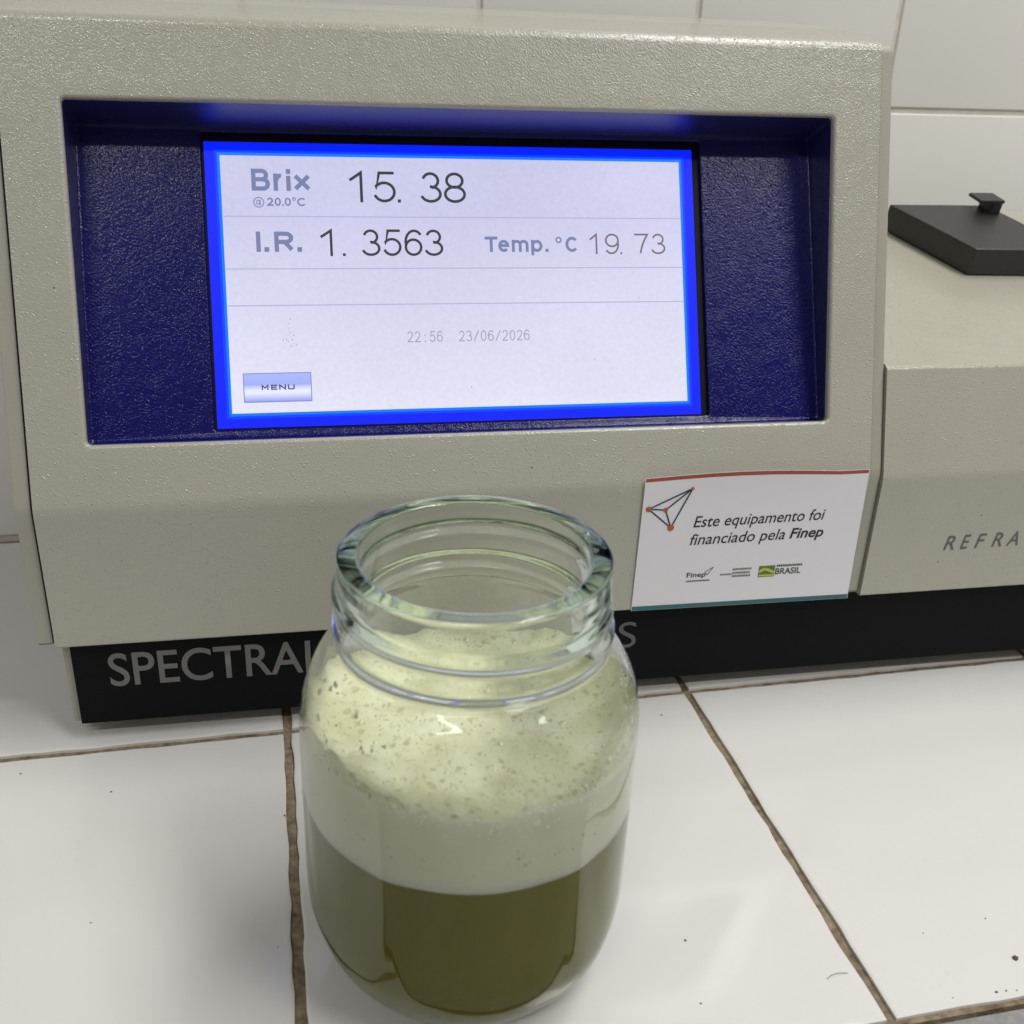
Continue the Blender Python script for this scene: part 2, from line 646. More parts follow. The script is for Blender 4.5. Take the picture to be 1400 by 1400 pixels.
M_page, nt, b = newmat('display_page')
b.inputs['Base Color'].default_value = (0.01, 0.01, 0.012, 1)
b.inputs['Roughness'].default_value = 0.35
tc = N(nt, 'ShaderNodeTexCoord')
nz = N(nt, 'ShaderNodeTexNoise', Scale=700.0, Detail=2.0)
nt.links.new(tc.outputs['Object'], nz.inputs['Vector'])
nz2 = N(nt, 'ShaderNodeTexNoise', Scale=22.0, Detail=2.0)
nt.links.new(tc.outputs['Object'], nz2.inputs['Vector'])
ad = N(nt, 'ShaderNodeMath', operation='ADD')
nt.links.new(nz.outputs['Fac'], ad.inputs[0])
nt.links.new(nz2.outputs['Fac'], ad.inputs[1])
mr = N(nt, 'ShaderNodeMapRange')
mr.inputs['From Min'].default_value = 0.6
mr.inputs['From Max'].default_value = 1.4
mr.inputs['To Min'].default_value = 0.93
mr.inputs['To Max'].default_value = 1.05
nt.links.new(ad.outputs[0], mr.inputs['Value'])
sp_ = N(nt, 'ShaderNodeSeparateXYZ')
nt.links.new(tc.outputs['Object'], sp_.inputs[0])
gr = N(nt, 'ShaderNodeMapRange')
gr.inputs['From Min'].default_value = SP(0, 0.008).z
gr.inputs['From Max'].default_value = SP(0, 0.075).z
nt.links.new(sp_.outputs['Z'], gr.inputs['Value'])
bl = N(nt, 'ShaderNodeMix', data_type='RGBA')     # viewing-angle brightening painted into the emission, whiter towards the bottom
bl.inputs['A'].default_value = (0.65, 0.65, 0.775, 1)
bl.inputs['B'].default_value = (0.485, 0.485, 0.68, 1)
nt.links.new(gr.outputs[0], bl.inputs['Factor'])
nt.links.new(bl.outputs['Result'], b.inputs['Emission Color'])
nt.links.new(mr.outputs[0], b.inputs['Emission Strength'])

# gasket behind the cut-out
scr = link('display', slab(SX1 - 0.002, SX2 + 0.002, SU1 - 0.002, SU2 + 0.002, -0.004, -0.0002), M_gasket, dev)
WX0, WX1, WU0, WU1 = -0.1646, -0.00895, 0.0083, 0.0917
BX0, BX1, BU0, BU1 = -0.16945, -0.0041, 0.0035, 0.0960


def frame_mesh(o, i, lift):
    P = [SP(x, u, lift) for x, u in ((o[0], o[2]), (o[1], o[2]), (o[1], o[3]), (o[0], o[3]), (i[0], i[2]), (i[1], i[2]), (i[1], i[3]), (i[0], i[3]))]
    return mesh(P, [(0, 1, 5, 4), (1, 2, 6, 5), (2, 3, 7, 6), (3, 0, 4, 7)])


H = 0.0017
link('blue_border', frame_mesh((BX0, BX1, BU0, BU1), (WX0 - H, WX1 + H, WU0 - H, WU1 + H), 0.0), M_scr_blue, scr)
H2 = 0.0009  # bloom between blue border and page, painted as two graded emissive strips
link('painted_bloom', frame_mesh((WX0 - H, WX1 + H, WU0 - H, WU1 + H), (WX0 - H2, WX1 + H2, WU0 - H2, WU1 + H2), 0.0), screen_mat('display_mid_blue', (0.0, 0.045, 1.0), 1.0), scr)
link('painted_bloom', frame_mesh((WX0 - H2, WX1 + H2, WU0 - H2, WU1 + H2), (WX0, WX1, WU0, WU1), 0.0), M_scr_halo, scr)
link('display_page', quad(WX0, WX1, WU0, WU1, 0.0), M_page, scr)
for u in (0.0721, 0.0551, 0.0432):
    link('divider_line', quad(WX0 + 0.0002, WX1 - 0.0001, u - 0.00016, u + 0.00016, 0.00006), M_scr_line, scr)


# ---- stroke lettering (flat ribbons)
def arc(cx, cy, rx, ry, a0, a1, n=16):
    return [(cx + rx * math.cos(math.radians(a0 + (a1 - a0) * i / n)), cy + ry * math.sin(math.radians(a0 + (a1 - a0) * i / n))) for i in range(n + 1)]


G = {
    '0': [arc(.5, .5, .5, .5, 90, 450, 24)],
    '1': [[(0, .73), (.35, .82), (.75, .93), (1, 1.0), (1, 0)]],
    '2': [arc(.49, .71, .46, .29, 170, -32, 16) + [(.55, .28), (.1, .08), (0, 0), (1, 0)]],
    '3': [arc(.47, .745, .42, .255, 165, -85, 16), arc(.47, .265, .53, .265, 95, -165, 18)],
    '5': [[(.93, 1), (.24, 1), (.08, .49)] + arc(.48, .325, .52, .325, 142, -160, 20)],
    '6': [arc(.5, .315, .5, .315, 90, 450, 24), arc(.56, .52, .56, .48, 40, 190, 16)],
    '7': [[(0, 1), (1, 1), (.78, .76), (.58, .45), (.46, .2), (.40, 0)]],
    '8': [arc(.5, .755, .41, .245, 90, 450, 20), arc(.5, .265, .5, .265, 90, 450, 22)],
    '9': [arc(.5, .685, .5, .315, 90, 450, 24), arc(.44, .48, .56, .48, 220, 370, 16)],
    'B': [[(0, 0), (0, 1), (.5, 1)] + arc(.58, .76, .32, .24, 90, -90, 10) + [(.02, .52)], [(.0, .52), (.6, .52)] + arc(.66, .26, .34, .26, 90, -90, 10) + [(0, 0)]],
    'r': [[(0, 0), (0, .74)], [(0, .42)] + arc(.8, .36, .75, .38, 160, 80, 8)],
    'i': [[(0, 0), (0, .62)], [(0, .96), (0, 1.0)]],
    'x': [[(0, 0), (1, .74)], [(0, .74), (1, 0)]],
    'I': [[(0, 0), (0, 1)]],
    'R': [[(0, 0), (0, 1), (.6, 1)] + arc(.62, .745, .36, .255, 90, -90, 10) + [(.02, .49)], [(.5, .49), (.72, .3), (1, 0)]],
    'T': [[(0, 1), (1, 1)], [(.5, 1), (.5, 0)]],
    'e': [[(.05, .40), (.97, .40)] + arc(.5, .37, .5, .37, 5, 318, 22)],
    'm': [[(0, 0), (0, .74)], [(0, .45)] + arc(.25, .5, .25, .24, 160, 0, 8) + [(.5, 0)], [(.5, .45)] + arc(.75, .5, .25, .24, 160, 0, 8) + [(1, 0)]],
    'p': [[(0, .74), (0, -.27)], arc(.5, .37, .5, .37, 90, 450, 20)],
    'o': [arc(.5, .5, .5, .5, 90, 450, 16)],
    'C': [arc(.52, .5, .52, .5, 42, 318, 22)],
    'M': [[(0, 0), (0, 1), (.5, .35), (1, 1), (1, 0)]],
    'E': [[(1, 1), (0, 1), (0, 0), (1, 0)], [(0, .5), (.85, .5)]],
    'N': [[(0, 0), (0, 1), (1, 0), (1, 1)]],
    'U': [[(0, 1), (0, .12), (.12, 0), (.88, 0), (1, .12), (1, 1)]],
    '/': [[(0, -.05), (1, 1.05)]],
}


def ribbon(pts, hw, lift, V, Fc, place, cap=0.0):
    n = len(pts)
    closed = math.dist(pts[0], pts[-1]) < 1e-7
    if closed:
        pts = pts[:-1]
        n -= 1
    L, Rr = [], []
    for i in range(n):
        p = Vector(pts[i])
        if closed:
            a, c = Vector(pts[i - 1]), Vector(pts[(i + 1) % n])
        else:
            a = Vector(pts[max(i - 1, 0)])
            c = Vector(pts[min(i + 1, n - 1)])
        d0 = (p - a).normalized() if (p - a).length > 1e-9 else (c - p).normalized()
        d1 = (c - p).normalized() if (c - p).length > 1e-9 else d0
        t = d0 + d1
        t = t.normalized() if t.length > 1e-6 else d0
        nn = Vector((-t.y, t.x))
        k = hw / max(0.45, nn.dot(Vector((-d0.y, d0.x))))
        L.append(p + nn * k)
        Rr.append(p - nn * k)
    b = len(V)
    for q in L + Rr:
        V.append(place(q.x, q.y, lift))
    m = n if closed else n - 1
    for i in range(m):
        j = (i + 1) % n
        Fc.append((b + i, b + j, b + n + j, b + n + i))


def glyph(ch, x0, x1, y0, y1, sw, V, Fc, place, lift):
    """x0..x1, y0..y1: outer box of a cap-height glyph, sw: stroke width"""
    h = sw / 2
    if ch == '.':
        c = (x0 + x1) / 2
        ribbon([(c - sw * .55, y0 + sw * .55), (c + sw * .55, y0 + sw * .55)], sw * .55, lift, V, Fc, place)
        return
    if ch == ':':
        c = (x0 + x1) / 2
        for yy in (y0 + sw * .6, y0 + (y1 - y0) * .62):
            ribbon([(c - sw * .6, yy), (c + sw * .6, yy)], sw * .6, lift, V, Fc, place)
        return
    ax0, ax1, ay0, ay1 = x0 + h, x1 - h, y0 + h, y1 - h
    for q, st in enumerate(G[ch]):
        pts = [(ax0 + (ax1 - ax0) * px, ay0 + (ay1 - ay0) * py) for px, py in st]
        for e0, e1 in ((0, 1), (-1, -2)):
            (xa, ya), (xb, yb_) = pts[e0], pts[e1]
            if math.dist(pts[0], pts[-1]) > 1e-7 and (abs(st[e0][0] - st[e1][0]) < 1e-9 or abs(st[e0][1] - st[e1][1]) < 1e-9):
                ln = math.dist((xa, ya), (xb, yb_))
                if ln > 1e-9:
                    pts[e0] = (xa + (xa - xb) / ln * h, ya + (ya - yb_) / ln * h)
        ribbon(pts, h, lift + q * 0.00001, V, Fc, place)


def lettering(name, items, mat, parent, place, lift=0.0001):
    V, Fc = [], []
    for it in items:
        glyph(*it, V, Fc, place, lift)
    o = link(name, mesh(V, Fc), mat, parent)
    return o


mm = 0.001


def word(spec, y0, y1, sw):
    return [(c, a * mm, bb * mm, y0 * mm, y1 * mm, sw * mm) for c, a, bb in spec]


lettering('reading', word([('1', -123.9, -119.2), ('5', -115.7, -108.3), ('.', -107.9, -106.6), ('3', -99.9, -92.9), ('8', -92.2, -84.7)], 76.9, 87.1, 0.95), M_scr_black, scr, SP)
lettering('reading', word([('1', -134.1, -129.9), ('.', -126.9, -125.5), ('3', -120.2, -114.2), ('5', -113.3, -107.2), ('6', -106.2, -100.2), ('3', -99.3, -93.2)], 59.2, 68.0, 0.85), M_scr_black, scr, SP)
lettering('reading', word([('1', -42.5, -39.6), ('9', -36.8, -31.8), ('.', -31.6, -30.6), ('7', -26.2, -21.1), ('3', -20.0, -15.0)], 59.7, 66.8, 0.62), M_scr_brown, scr, SP)
lettering('caption', word([('B', -155.0, -149.1), ('r', -148.0, -144.6), ('i', -143.9, -142.5), ('x', -141.7, -136.0)], 80.4, 87.5, 1.4), M_scr_label, scr, SP)
lettering('caption', word([('2', -150.3, -148.3), ('0', -147.9, -145.9), ('.', -145.6, -145.0), ('0', -144.7, -142.7)], 75.5, 78.2, 0.5)
          + [('o', -142.3 * mm, -141.1 * mm, 77.2 * mm, 78.4 * mm, 0.3 * mm), ('C', -140.7 * mm, -137.8 * mm, 75.5 * mm, 78.2 * mm, 0.5 * mm),
             ('o', -154.7 * mm, -151.2 * mm, 74.9 * mm, 78.4 * mm, 0.32 * mm), ('o', -153.8 * mm, -152.5 * mm, 75.8 * mm, 77.5 * mm, 0.3 * mm), ('I', -152.65 * mm, -152.3 * mm, 75.7 * mm, 77.5 * mm, 0.3 * mm)], M_scr_label, scr, SP)
lettering('caption', word([('I', -154.4, -153.0), ('.', -151.7, -150.5), ('R', -148.6, -142.4), ('.', -141.2, -140.0)], 60.6, 67.2, 1.4), M_scr_label, scr, SP)
lettering('caption', word([('T', -79.0, -74.6), ('e', -74.4, -70.6), ('m', -69.7, -63.9), ('p', -63.0, -59.0), ('.', -58.0, -57.0), ('C', -50.9, -46.4)], 60.5, 65.7, 1.0)
          + [('o', -54.4 * mm, -52.2 * mm, 63.5 * mm, 65.7 * mm, 0.5 * mm)], M_scr_label, scr, SP)
date = []
x = -106.6
for ch in '22:56  23/06/2026':
    if ch != ' ':
        date.append((ch, x, x + 1.95))
    x += 42.3 / 17
lettering('date_line', word(date, 30.5, 34.1, 0.32), M_scr_grey, scr, SP)

# MENU button with a banded sheen drawn by the display
M_btn_edge = screen_mat('display_button_edge', (0.19, 0.22, 0.47), 1.0)
M_btn_ink = screen_mat('display_button_ink', (0.05, 0.06, 0.12), 1.0)
link('button_edge', quad(-0.1607, -0.1388, 0.0117, 0.0213, 0.00006), M_btn_edge, scr)
M_btn, nt, b = newmat('display_button')
b.inputs['Base Color'].default_value = (0.01, 0.01, 0.012, 1)
b.inputs['Roughness'].default_value = 0.35
b.inputs['Emission Strength'].default_value = 1.0
tc = N(nt, 'ShaderNodeTexCoord')
sx = N(nt, 'ShaderNodeSeparateXYZ')
nt.links.new(tc.outputs['Object'], sx.inputs[0])
mr = N(nt, 'ShaderNodeMapRange')
mr.inputs['From Min'].default_value = SP(0, 0.0121).z
mr.inputs['From Max'].default_value = SP(0, 0.0209).z
nt.links.new(sx.outputs['Z'], mr.inputs['Value'])
ramp = N(nt, 'ShaderNodeValToRGB')
e = ramp.color_ramp.elements
e[0].position, e[0].color = 0.0, (0.26, 0.31, 0.72, 1)
e[1].position, e[1].color = 1.0, (0.34, 0.40, 0.80, 1)
for p_, c_ in ((0.30, (0.66, 0.70, 0.95, 1)), (0.42, (0.66, 0.70, 0.95, 1)), (0.62, (0.30, 0.36, 0.78, 1))):
    q = e.new(p_)
    q.color = c_
nt.links.new(mr.outputs[0], ramp.inputs[0])
nt.links.new(ramp.outputs[0], b.inputs['Emission Color'])
link('menu_button', quad(-0.1604, -0.1391, 0.0120, 0.0210, 0.0001), M_btn, scr)
lettering('button_caption', word([('M', -154.9, -152.7), ('E', -151.9, -149.9), ('N', -149.3, -147.1), ('U', -146.5, -144.3)], 15.7, 17.4, 0.42), M_btn_ink, scr, SP, 0.00016)
# specks of dirt on the display
V, Fc = [], []
for i in range(26):
    cx_, cu_ = (-145.0, 34.0) if i < 16 else (rnd.uniform(-163, -12), rnd.uniform(10, 88))
    x_, u_ = (cx_ + rnd.gauss(0, 1.2 if i < 16 else 0)) * mm, (cu_ + rnd.gauss(0, 3.4 if i < 16 else 0)) * mm
    r_ = rnd.uniform(0.08, 0.2) * mm
    b0 = len(V)
    for a in range(6):
        V.append(SP(x_ + r_ * math.cos(a * 1.047) * rnd.uniform(.6, 1.2), u_ + r_ * math.sin(a * 1.047) * rnd.uniform(.6, 1.2), 0.0002))
    Fc.append(tuple(range(b0, b0 + 6)))
o = link('dirt_specks', mesh(V, Fc), plain('dark_dirt', (0.05, 0.045, 0.04), 0.9), scr)
tag(o, kind='stuff')

# ---- side cheeks of the head
def cheek(x0, x1):
    pr = profile(0.0016)
    poly = [(p[0], p[1]) for p in pr] + [(0.10, 0.05)]
    poly[0] = (poly[0][0] + 0.01, poly[0][1])
    return prism_from_poly(poly, lambda u, v, d: (d, u, v), x0, x1, 0.0007, 2)


link('side_panel', cheek(XL - 0.0058, XL - 0.0008), M_beige_fine, dev, smooth=40, wn=True)
link('side_panel', cheek(XR + 0.0008, XR + 0.0052), M_beige_fine, dev, smooth=40, wn=True)

# ---- base with the black fascia
link('base', bevel_box(-0.2255, 0.3000, 0.0006, 0.150, 0.0075, 0.0500, 0.0008), M_beige_fine, dev, smooth=40, wn=True)
fas = link('fascia', bevel_box(-0.2226, 0.2985, -0.0013, 0.0012, 0.0076, 0.0455, 0.0003), M_blackstrip, dev, smooth=40, wn=True)


def font_mesh(body, x0, x1, y0, y1, place, bold=0.0, shear=0.0, lift=0.0, space=1.0):
    c = bpy.data.curves.new('text', 'FONT')
    c.body = body
    c.offset = bold
    c.shear = shear
    c.space_character = space
    c.resolution_u = 6
    o = bpy.data.objects.new('text', c)
    me = bpy.data.meshes.new_from_object(o)
    bpy.data.objects.remove(o)
    bpy.data.curves.remove(c)
    xs = [v.co.x for v in me.vertices]
    ys = [v.co.y for v in me.vertices]
    a, bb, cc, d = min(xs), max(xs), min(ys), max(ys)
    for v in me.vertices:
        v.co = place(x0 + (v.co.x - a) / (bb - a) * (x1 - x0), y0 + (v.co.y - cc) / (d - cc) * (y1 - y0), lift)
    me.materials.clear()
    return me


def BP(x, z, lift=0.0):
    return Vector((x, -0.0013 - 0.00012 - lift, z))


link('lettering', font_mesh('SPECTRAL', -0.2111, -0.1385, 0.0222, 0.0356, BP, bold=0.008), M_letter, fas)
link('lettering', font_mesh('S', -0.0306, -0.0236, 0.0228, 0.0340, BP, bold=-0.004), M_letter_thin, fas)

for fx in (-0.19, 0.26):
    for fy in (0.03, 0.125):
        m_ = bmesh.new()
        bmesh.ops.create_cone(m_, cap_ends=True, segments=20, radius1=0.008, radius2=0.009, depth=0.0075)
        for v in m_.verts:
            v.co += Vector((fx, fy, 0.00385))
        me = bpy.data.meshes.new('foot')
        m_.to_mesh(me)
        m_.free()
        link('foot', me, M_rubber, dev, smooth=40)

# ---- lower measuring body on the right
RX0, RX1 = 0.0616, 0.3000
EY, EZ = 0.0048, 0.1285
pp = [Vector((YB + 0.006, ZB - 0.0004))]
pp += arc_pts((YB, ZB - 0.0004), pp[0], (YC, ZC - 0.0015), 0.001, 3)
pp += arc_pts((YC, ZC - 0.0015), (YB, ZB), (EY, EZ), 0.012, 5)
pp += arc_pts((EY, EZ), (YC, ZC), (0.14, 0.158), 0.0022, 6)
pp += arc_pts((0.150, 0.1600), (EY, EZ), (0.153, 0.10), 0.004, 4)
pp += [Vector((0.153, 0.05))]
bm = bmesh.new()
A = [bm.verts.new((RX0, p[0], p[1])) for p in pp]
B = [bm.verts.new((RX1, p[0], p[1])) for p in pp]
for i in range(len(pp) - 1):
    bm.faces.new((A[i], B[i], B[i + 1], A[i + 1]))
bm.faces.new(A)
bm.faces.new(B[::-1])
bmesh.ops.recalc_face_normals(bm, faces=bm.faces)
me = bpy.data.meshes.new('measuring_body')
bm.to_mesh(me)
bm.free()
body = link('measuring_body', me, M_beige, dev, smooth=50, wn=True)


def KP(x, z, lift=0.0):
    t = (z - ZB) / (ZC - ZB)
    return Vector((x, YB + (YC - YB) * t - 0.00015 - lift, z))


# widely spaced slanted letters on the skirt
for ch, xa, xb in (('R', 92.2, 96.6), ('E', 99.2, 102.9), ('F', 105.2, 109.4), ('R', 112.4, 116.6), ('A', 118.6, 123.6)):
    zz = 59.9 + (xa - 92) * 0.012
    link('lettering', font_mesh(ch, xa * mm, xb * mm, zz * mm, (zz + 5.9) * mm, KP, bold=0.004, shear=0.22), M_letter_dark, body)

# ---- black prism cover with its latch, on the sloping top
sl = math.atan2(0.158 - 0.1285, 0.1352)


def TP(x, y, h):
    """point above the sloping top: y along the ground, h along the normal"""
    z = EZ + (y - EY) * math.tan(sl)
    return Vector((x, y - math.sin(sl) * h, z + math.cos(sl) * h))


lidpoly = [(0.1338, 0.0760), (0.1800, 0.0745), (0.1660, 0.1225), (0.1179, 0.1225)]
lid = link('prism_cover', prism_from_poly(lidpoly, lambda u, v, d: TP(u, v, d), 0.0004, 0.0120, 0.0010, 3), M_black, dev, smooth=40, wn=True)
tip = [(0.1555, 0.110), (0.1690, 0.110), (0.1690, 0.122), (0.1555, 0.122)]
link('latch', prism_from_poly([(0.1612, 0.112), (0.1662, 0.112), (0.1653, 0.1205), (0.1603, 0.1205)], lambda u, v, d: TP(u, v, d), 0.0118, 0.0170, 0.0006), M_black, lid, smooth=40, wn=True)
link('latch_tab', prism_from_poly([(0.1548, 0.1115), (0.1665, 0.1115), (0.1656, 0.1208), (0.1539, 0.1208)], lambda u, v, d: TP(u, v, d), 0.0168, 0.0184, 0.0005), M_black, lid, smooth=40, wn=True)

# ------------------------------------------------------------------ paper sticker on the skirt
M_paper = plain('white_paper', (0.70, 0.69, 0.73), 0.55)
M_red = plain('red_print', (0.33, 0.07, 0.04), 0.6)
M_teal = plain('teal_print', (0.035, 0.13, 0.14), 0.6)
M_ink = plain('black_print', (0.02, 0.02, 0.022), 0.6)
M_inkteal = plain('dark_teal_print', (0.012, 0.035, 0.045), 0.6)
M_node = plain('orange_red_print', (0.42, 0.09, 0.045), 0.6)
M_green = plain('green_print', (0.10, 0.16, 0.03), 0.6)
M_yellow = plain('yellow_green_print', (0.45, 0.46, 0.10), 0.6)
M_inkgreen = plain('dark_green_print', (0.03, 0.07, 0.04), 0.6)
M_inkgrey = plain('grey_small_print', (0.13, 0.12, 0.12), 0.6)

sticker = empty('paper_sticker', (0, 0, 0), math.radians(-1.54))
tag(sticker, 'white paper sticker with red top band and Portuguese text stuck on the beige skirt', 'sticker')
SB0, SB1, SZ0, SZ1 = -0.0283, 0.0549, 0.0426, 0.0948


def STP(x, z, lift=0.0):
    """on the sticker: follows skirt, bends over the crease, bulges off a little along the top edge"""
    s = (x - SB0) / (SB1 - SB0)
    bulge = 0.0007 * max(0, (z - 0.085) / 0.01) ** 2 * (0.4 + math.sin(math.pi * s)) if z > 0.085 else 0.0
    y = YB - 0.00045 - lift - bulge
    if z > ZC - 0.003:
        y += (z - ZC + 0.003) ** 2 * 22 * 0.5
    zz = z + 0.0016 * math.sin(math.pi * min(1, s * 1.15)) * max(0, (z - 0.085) / 0.01) * (1 if z > 0.085 else 0)
    return Vector((x, y, zz))


nx, nz_ = 26, 22
V, Fc = [], []
for lay, lf in ((0, 0.0), (1, -0.00016)):
    for j in range(nz_ + 1):
        for i in range(nx + 1):
            s, t = i / nx, j / nz_
            z = SZ0 + (SZ1 - SZ0) * t
            V.append(STP(SB0 + (SB1 - SB0) * s + 0.0009 * (1 - t) * (s - 0.3) * 2, z - 0.0006 * s * (1 - t), lf))
n1 = (nx + 1) * (nz_ + 1)
for j in range(nz_):
    for i in range(nx):
        a = j * (nx + 1) + i
        Fc.append((a, a + 1, a + nx + 2, a + nx + 1))
        Fc.append((n1 + a, n1 + a + nx + 1, n1 + a + nx + 2, n1 + a + 1))
rim = [i for i in range(nx + 1)] + [j * (nx + 1) + nx for j in range(1, nz_ + 1)] + [nz_ * (nx + 1) + i for i in range(nx - 1, -1, -1)] + [j * (nx + 1) for j in range(nz_ - 1, 0, -1)]
for a, b_ in zip(rim, rim[1:] + rim[:1]):
    Fc.append((b_, a, n1 + a, n1 + b_))
link('paper', fix(mesh(V, Fc)), M_paper, sticker, smooth=50)


def strip(z0, z1, mat, name, lift=0.00006, x0=SB0 + 0.0002, x1=SB1 - 0.0002):
    V, Fc = [], []
    n = 30
    for i in range(n + 1):
        s = i / n
        for z in (z0, (z0 + z1) / 2, z1):
            t = (z - SZ0) / (SZ1 - SZ0)
            V.append(STP(x0 + (x1 - x0) * s + 0.0009 * (1 - t) * (s - 0.3) * 2, z - 0.0006 * s * (1 - t), lift))
    for i in range(n):
        for k_ in (0, 1):
            a = i * 3 + k_
            Fc.append((a, a + 3, a + 4, a + 1))
    return link(name, mesh(V, Fc), mat, sticker)


strip(0.0935, 0.09475, M_red, 'red_band')
strip(0.0427, 0.0444, M_teal, 'teal_band')


def ST2(x, z, lift=0.0):
    return STP(x, z + 0.0000, 0.00008 + lift)


def slant(x, z, lift=0.0):
    return STP(x, z + (x + 0.009) * 0.010, 0.00008 + lift)


link('lettering', font_mesh('Este equipamento foi', -0.0090, 0.0408, 0.0739, 0.0797, slant, bold=0.006, shear=0.2), M_ink, sticker)
link('lettering', font_mesh('financiado pela', -0.0095, 0.0265, 0.0669, 0.0727, slant, bold=0.006, shear=0.2), M_ink, sticker)
link('lettering', font_mesh('Finep', 0.0283, 0.0414, 0.0671, 0.0726, slant, bold=0.022, shear=0.2), M_ink, sticker)


def net(nodes, edges, hw, rads, name_l, name_n):
    V, Fc = [], []
    for q, (a, b_) in enumerate(edges):
        ribbon([nodes[a], nodes[b_]], hw, 0.00002 + q * 0.00001, V, Fc, ST2)
    link(name_l, mesh(V, Fc), M_inkteal, sticker)
    V, Fc = [], []
    for (x_, z_), r_ in zip(nodes, rads):
        b0 = len(V)
        for a in range(16):
            V.append(ST2(x_ + r_ * math.cos(a * math.pi / 8), z_ + r_ * math.sin(a * math.pi / 8), 0.00009))
        Fc.append(tuple(range(b0, b0 + 16)))
    link(name_n, mesh(V, Fc), M_node, sticker)


net([(-0.0262, 0.0833), (-0.0110, 0.0900), (-0.0200, 0.0827), (-0.0174, 0.0757)], [(0, 1), (0, 2), (0, 3), (2, 1), (2, 3), (3, 1)], 0.00026,
    [0.00105, 0.0006, 0.0009, 0.00125], 'emblem_lines', 'emblem_nodes')
# small logos along the foot of the sticker
link('small_lettering', font_mesh('Finep', -0.0092, -0.0020, 0.0545, 0.0571, ST2, bold=0.015), M_ink, sticker)
V, Fc = [], []
for q, (a, b_) in enumerate((((-0.0025, 0.0570), (0.0006, 0.0588)), ((-0.0025, 0.0570), (-0.0014, 0.0558)), ((-0.0014, 0.0558), (0.0006, 0.0588)))):
    ribbon([a, b_], 0.00012, 0.00001 * q, V, Fc, ST2)
ribbon([(-0.0092, 0.0536), (-0.0002, 0.0536)], 0.0002, 0.00004, V, Fc, ST2)
link('small_emblem', mesh(V, Fc), M_inkteal, sticker)
V, Fc = [], []
for q, (xa, xb, za, hh) in enumerate(((0.0036, 0.0080, 0.0555, 0.00032), (0.0082, 0.0156, 0.0574, 0.0004), (0.0082, 0.0150, 0.0559, 0.0004), (0.0082, 0.0154, 0.0546, 0.0004))):
    x_ = xa
    while x_ < xb:
        w_ = rnd.uniform(0.00025, 0.0006)
        ribbon([(x_, za), (min(x_ + w_, xb), za)], hh, 0.0, V, Fc, ST2)
        x_ += w_ + 0.00016
link('small_lettering', mesh(V, Fc), M_inkgrey, sticker)
V, Fc = [], []
ribbon([(0.0184, 0.0558), (0.0247, 0.0558)], 0.0023, 0.0, V, Fc, ST2)
link('flag', mesh(V, Fc), M_green, sticker)
V, Fc = [], []
ribbon([(0.0186, 0.0557), (0.0203, 0.0567), (0.0215, 0.0566), (0.0245, 0.0552)], 0.00055, 0.00003, V, Fc, ST2)
ribbon([(0.0186, 0.0542), (0.0245, 0.0541)], 0.00035, 0.00003, V, Fc, ST2)
link('flag_band', mesh(V, Fc), M_yellow, sticker)
link('small_lettering', font_mesh('BRASIL', 0.0250, 0.0350, 0.0542, 0.0568, ST2, bold=0.02), M_inkgreen, sticker)
V, Fc = [], []
x_ = 0.0252
while x_ < 0.0352:
    w_ = rnd.uniform(0.0003, 0.0007)
    ribbon([(x_, 0.0578), (x_ + w_, 0.0578)], 0.00042, 0.0, V, Fc, ST2)
    x_ += w_ + 0.00016
link('small_lettering', mesh(V, Fc), M_inkgreen, sticker)

# ------------------------------------------------------------------ glass jar
JX, JY = -0.10688, -0.10566
HJ = 0.1237


def lerp_tab(tab, z):
    """monotone cubic through the table, so the glass has no kinks"""
    if z <= tab[0][0]:
        return tab[0][1]
    if z >= tab[-1][0]:
        return tab[-1][1]
    key = id(tab)
    if key not in SLOPES:
        n = len(tab)
        h = [tab[i + 1][0] - tab[i][0] for i in range(n - 1)]
        d = [(tab[i + 1][1] - tab[i][1]) / h[i] for i in range(n - 1)]
        m = [d[0]] + [0.0] * (n - 2) + [d[-1]]
        for i in range(1, n - 1):
            if d[i - 1] * d[i] > 0:
                w1, w2 = 2 * h[i] + h[i - 1], h[i] + 2 * h[i - 1]
                m[i] = (w1 + w2) / (w1 / d[i - 1] + w2 / d[i])
        SLOPES[key] = m
    m = SLOPES[key]
    for i in range(len(tab) - 1):
        if z <= tab[i + 1][0]:
            h = tab[i + 1][0] - tab[i][0]
            t = (z - tab[i][0]) / h
            return ((1 + 2 * t) * (1 - t) ** 2 * tab[i][1] + t * (1 - t) ** 2 * h * m[i]
                    + t * t * (3 - 2 * t) * tab[i + 1][1] + t * t * (t - 1) * h * m[i + 1])


SLOPES = {}
OUT = [(0.0, 0.0282), (0.0008, 0.0294), (0.0025, 0.0310), (0.006, 0.0334), (0.010, 0.0362), (0.014, 0.0387), (0.019, 0.0408), (0.025, 0.0420), (0.032, 0.0423),
       (0.055, 0.0425), (0.072, 0.0425), (0.079, 0.0423), (0.084, 0.0417), (0.088, 0.0408), (0.092, 0.0394), (0.0955, 0.0377), (0.0985, 0.0356), (0.1005, 0.0340), (0.102, 0.0328), (0.104, 0.0323), (0.1237, 0.0321)]
INN = [(0.0020, 0.0), (0.0021, 0.0245), (0.0028, 0.0276), (0.0045, 0.0300), (0.007, 0.0322), (0.011, 0.0350), (0.015, 0.0375), (0.020, 0.0395), (0.026, 0.0403), (0.033, 0.0406), (0.078, 0.0406),
       (0.083, 0.0399), (0.088, 0.0385), (0.092, 0.0366), (0.0955, 0.0344), (0.0985, 0.0318), (0.101, 0.0297), (0.1035, 0.0281), (0.107, 0.0272), (0.1237, 0.0270)]


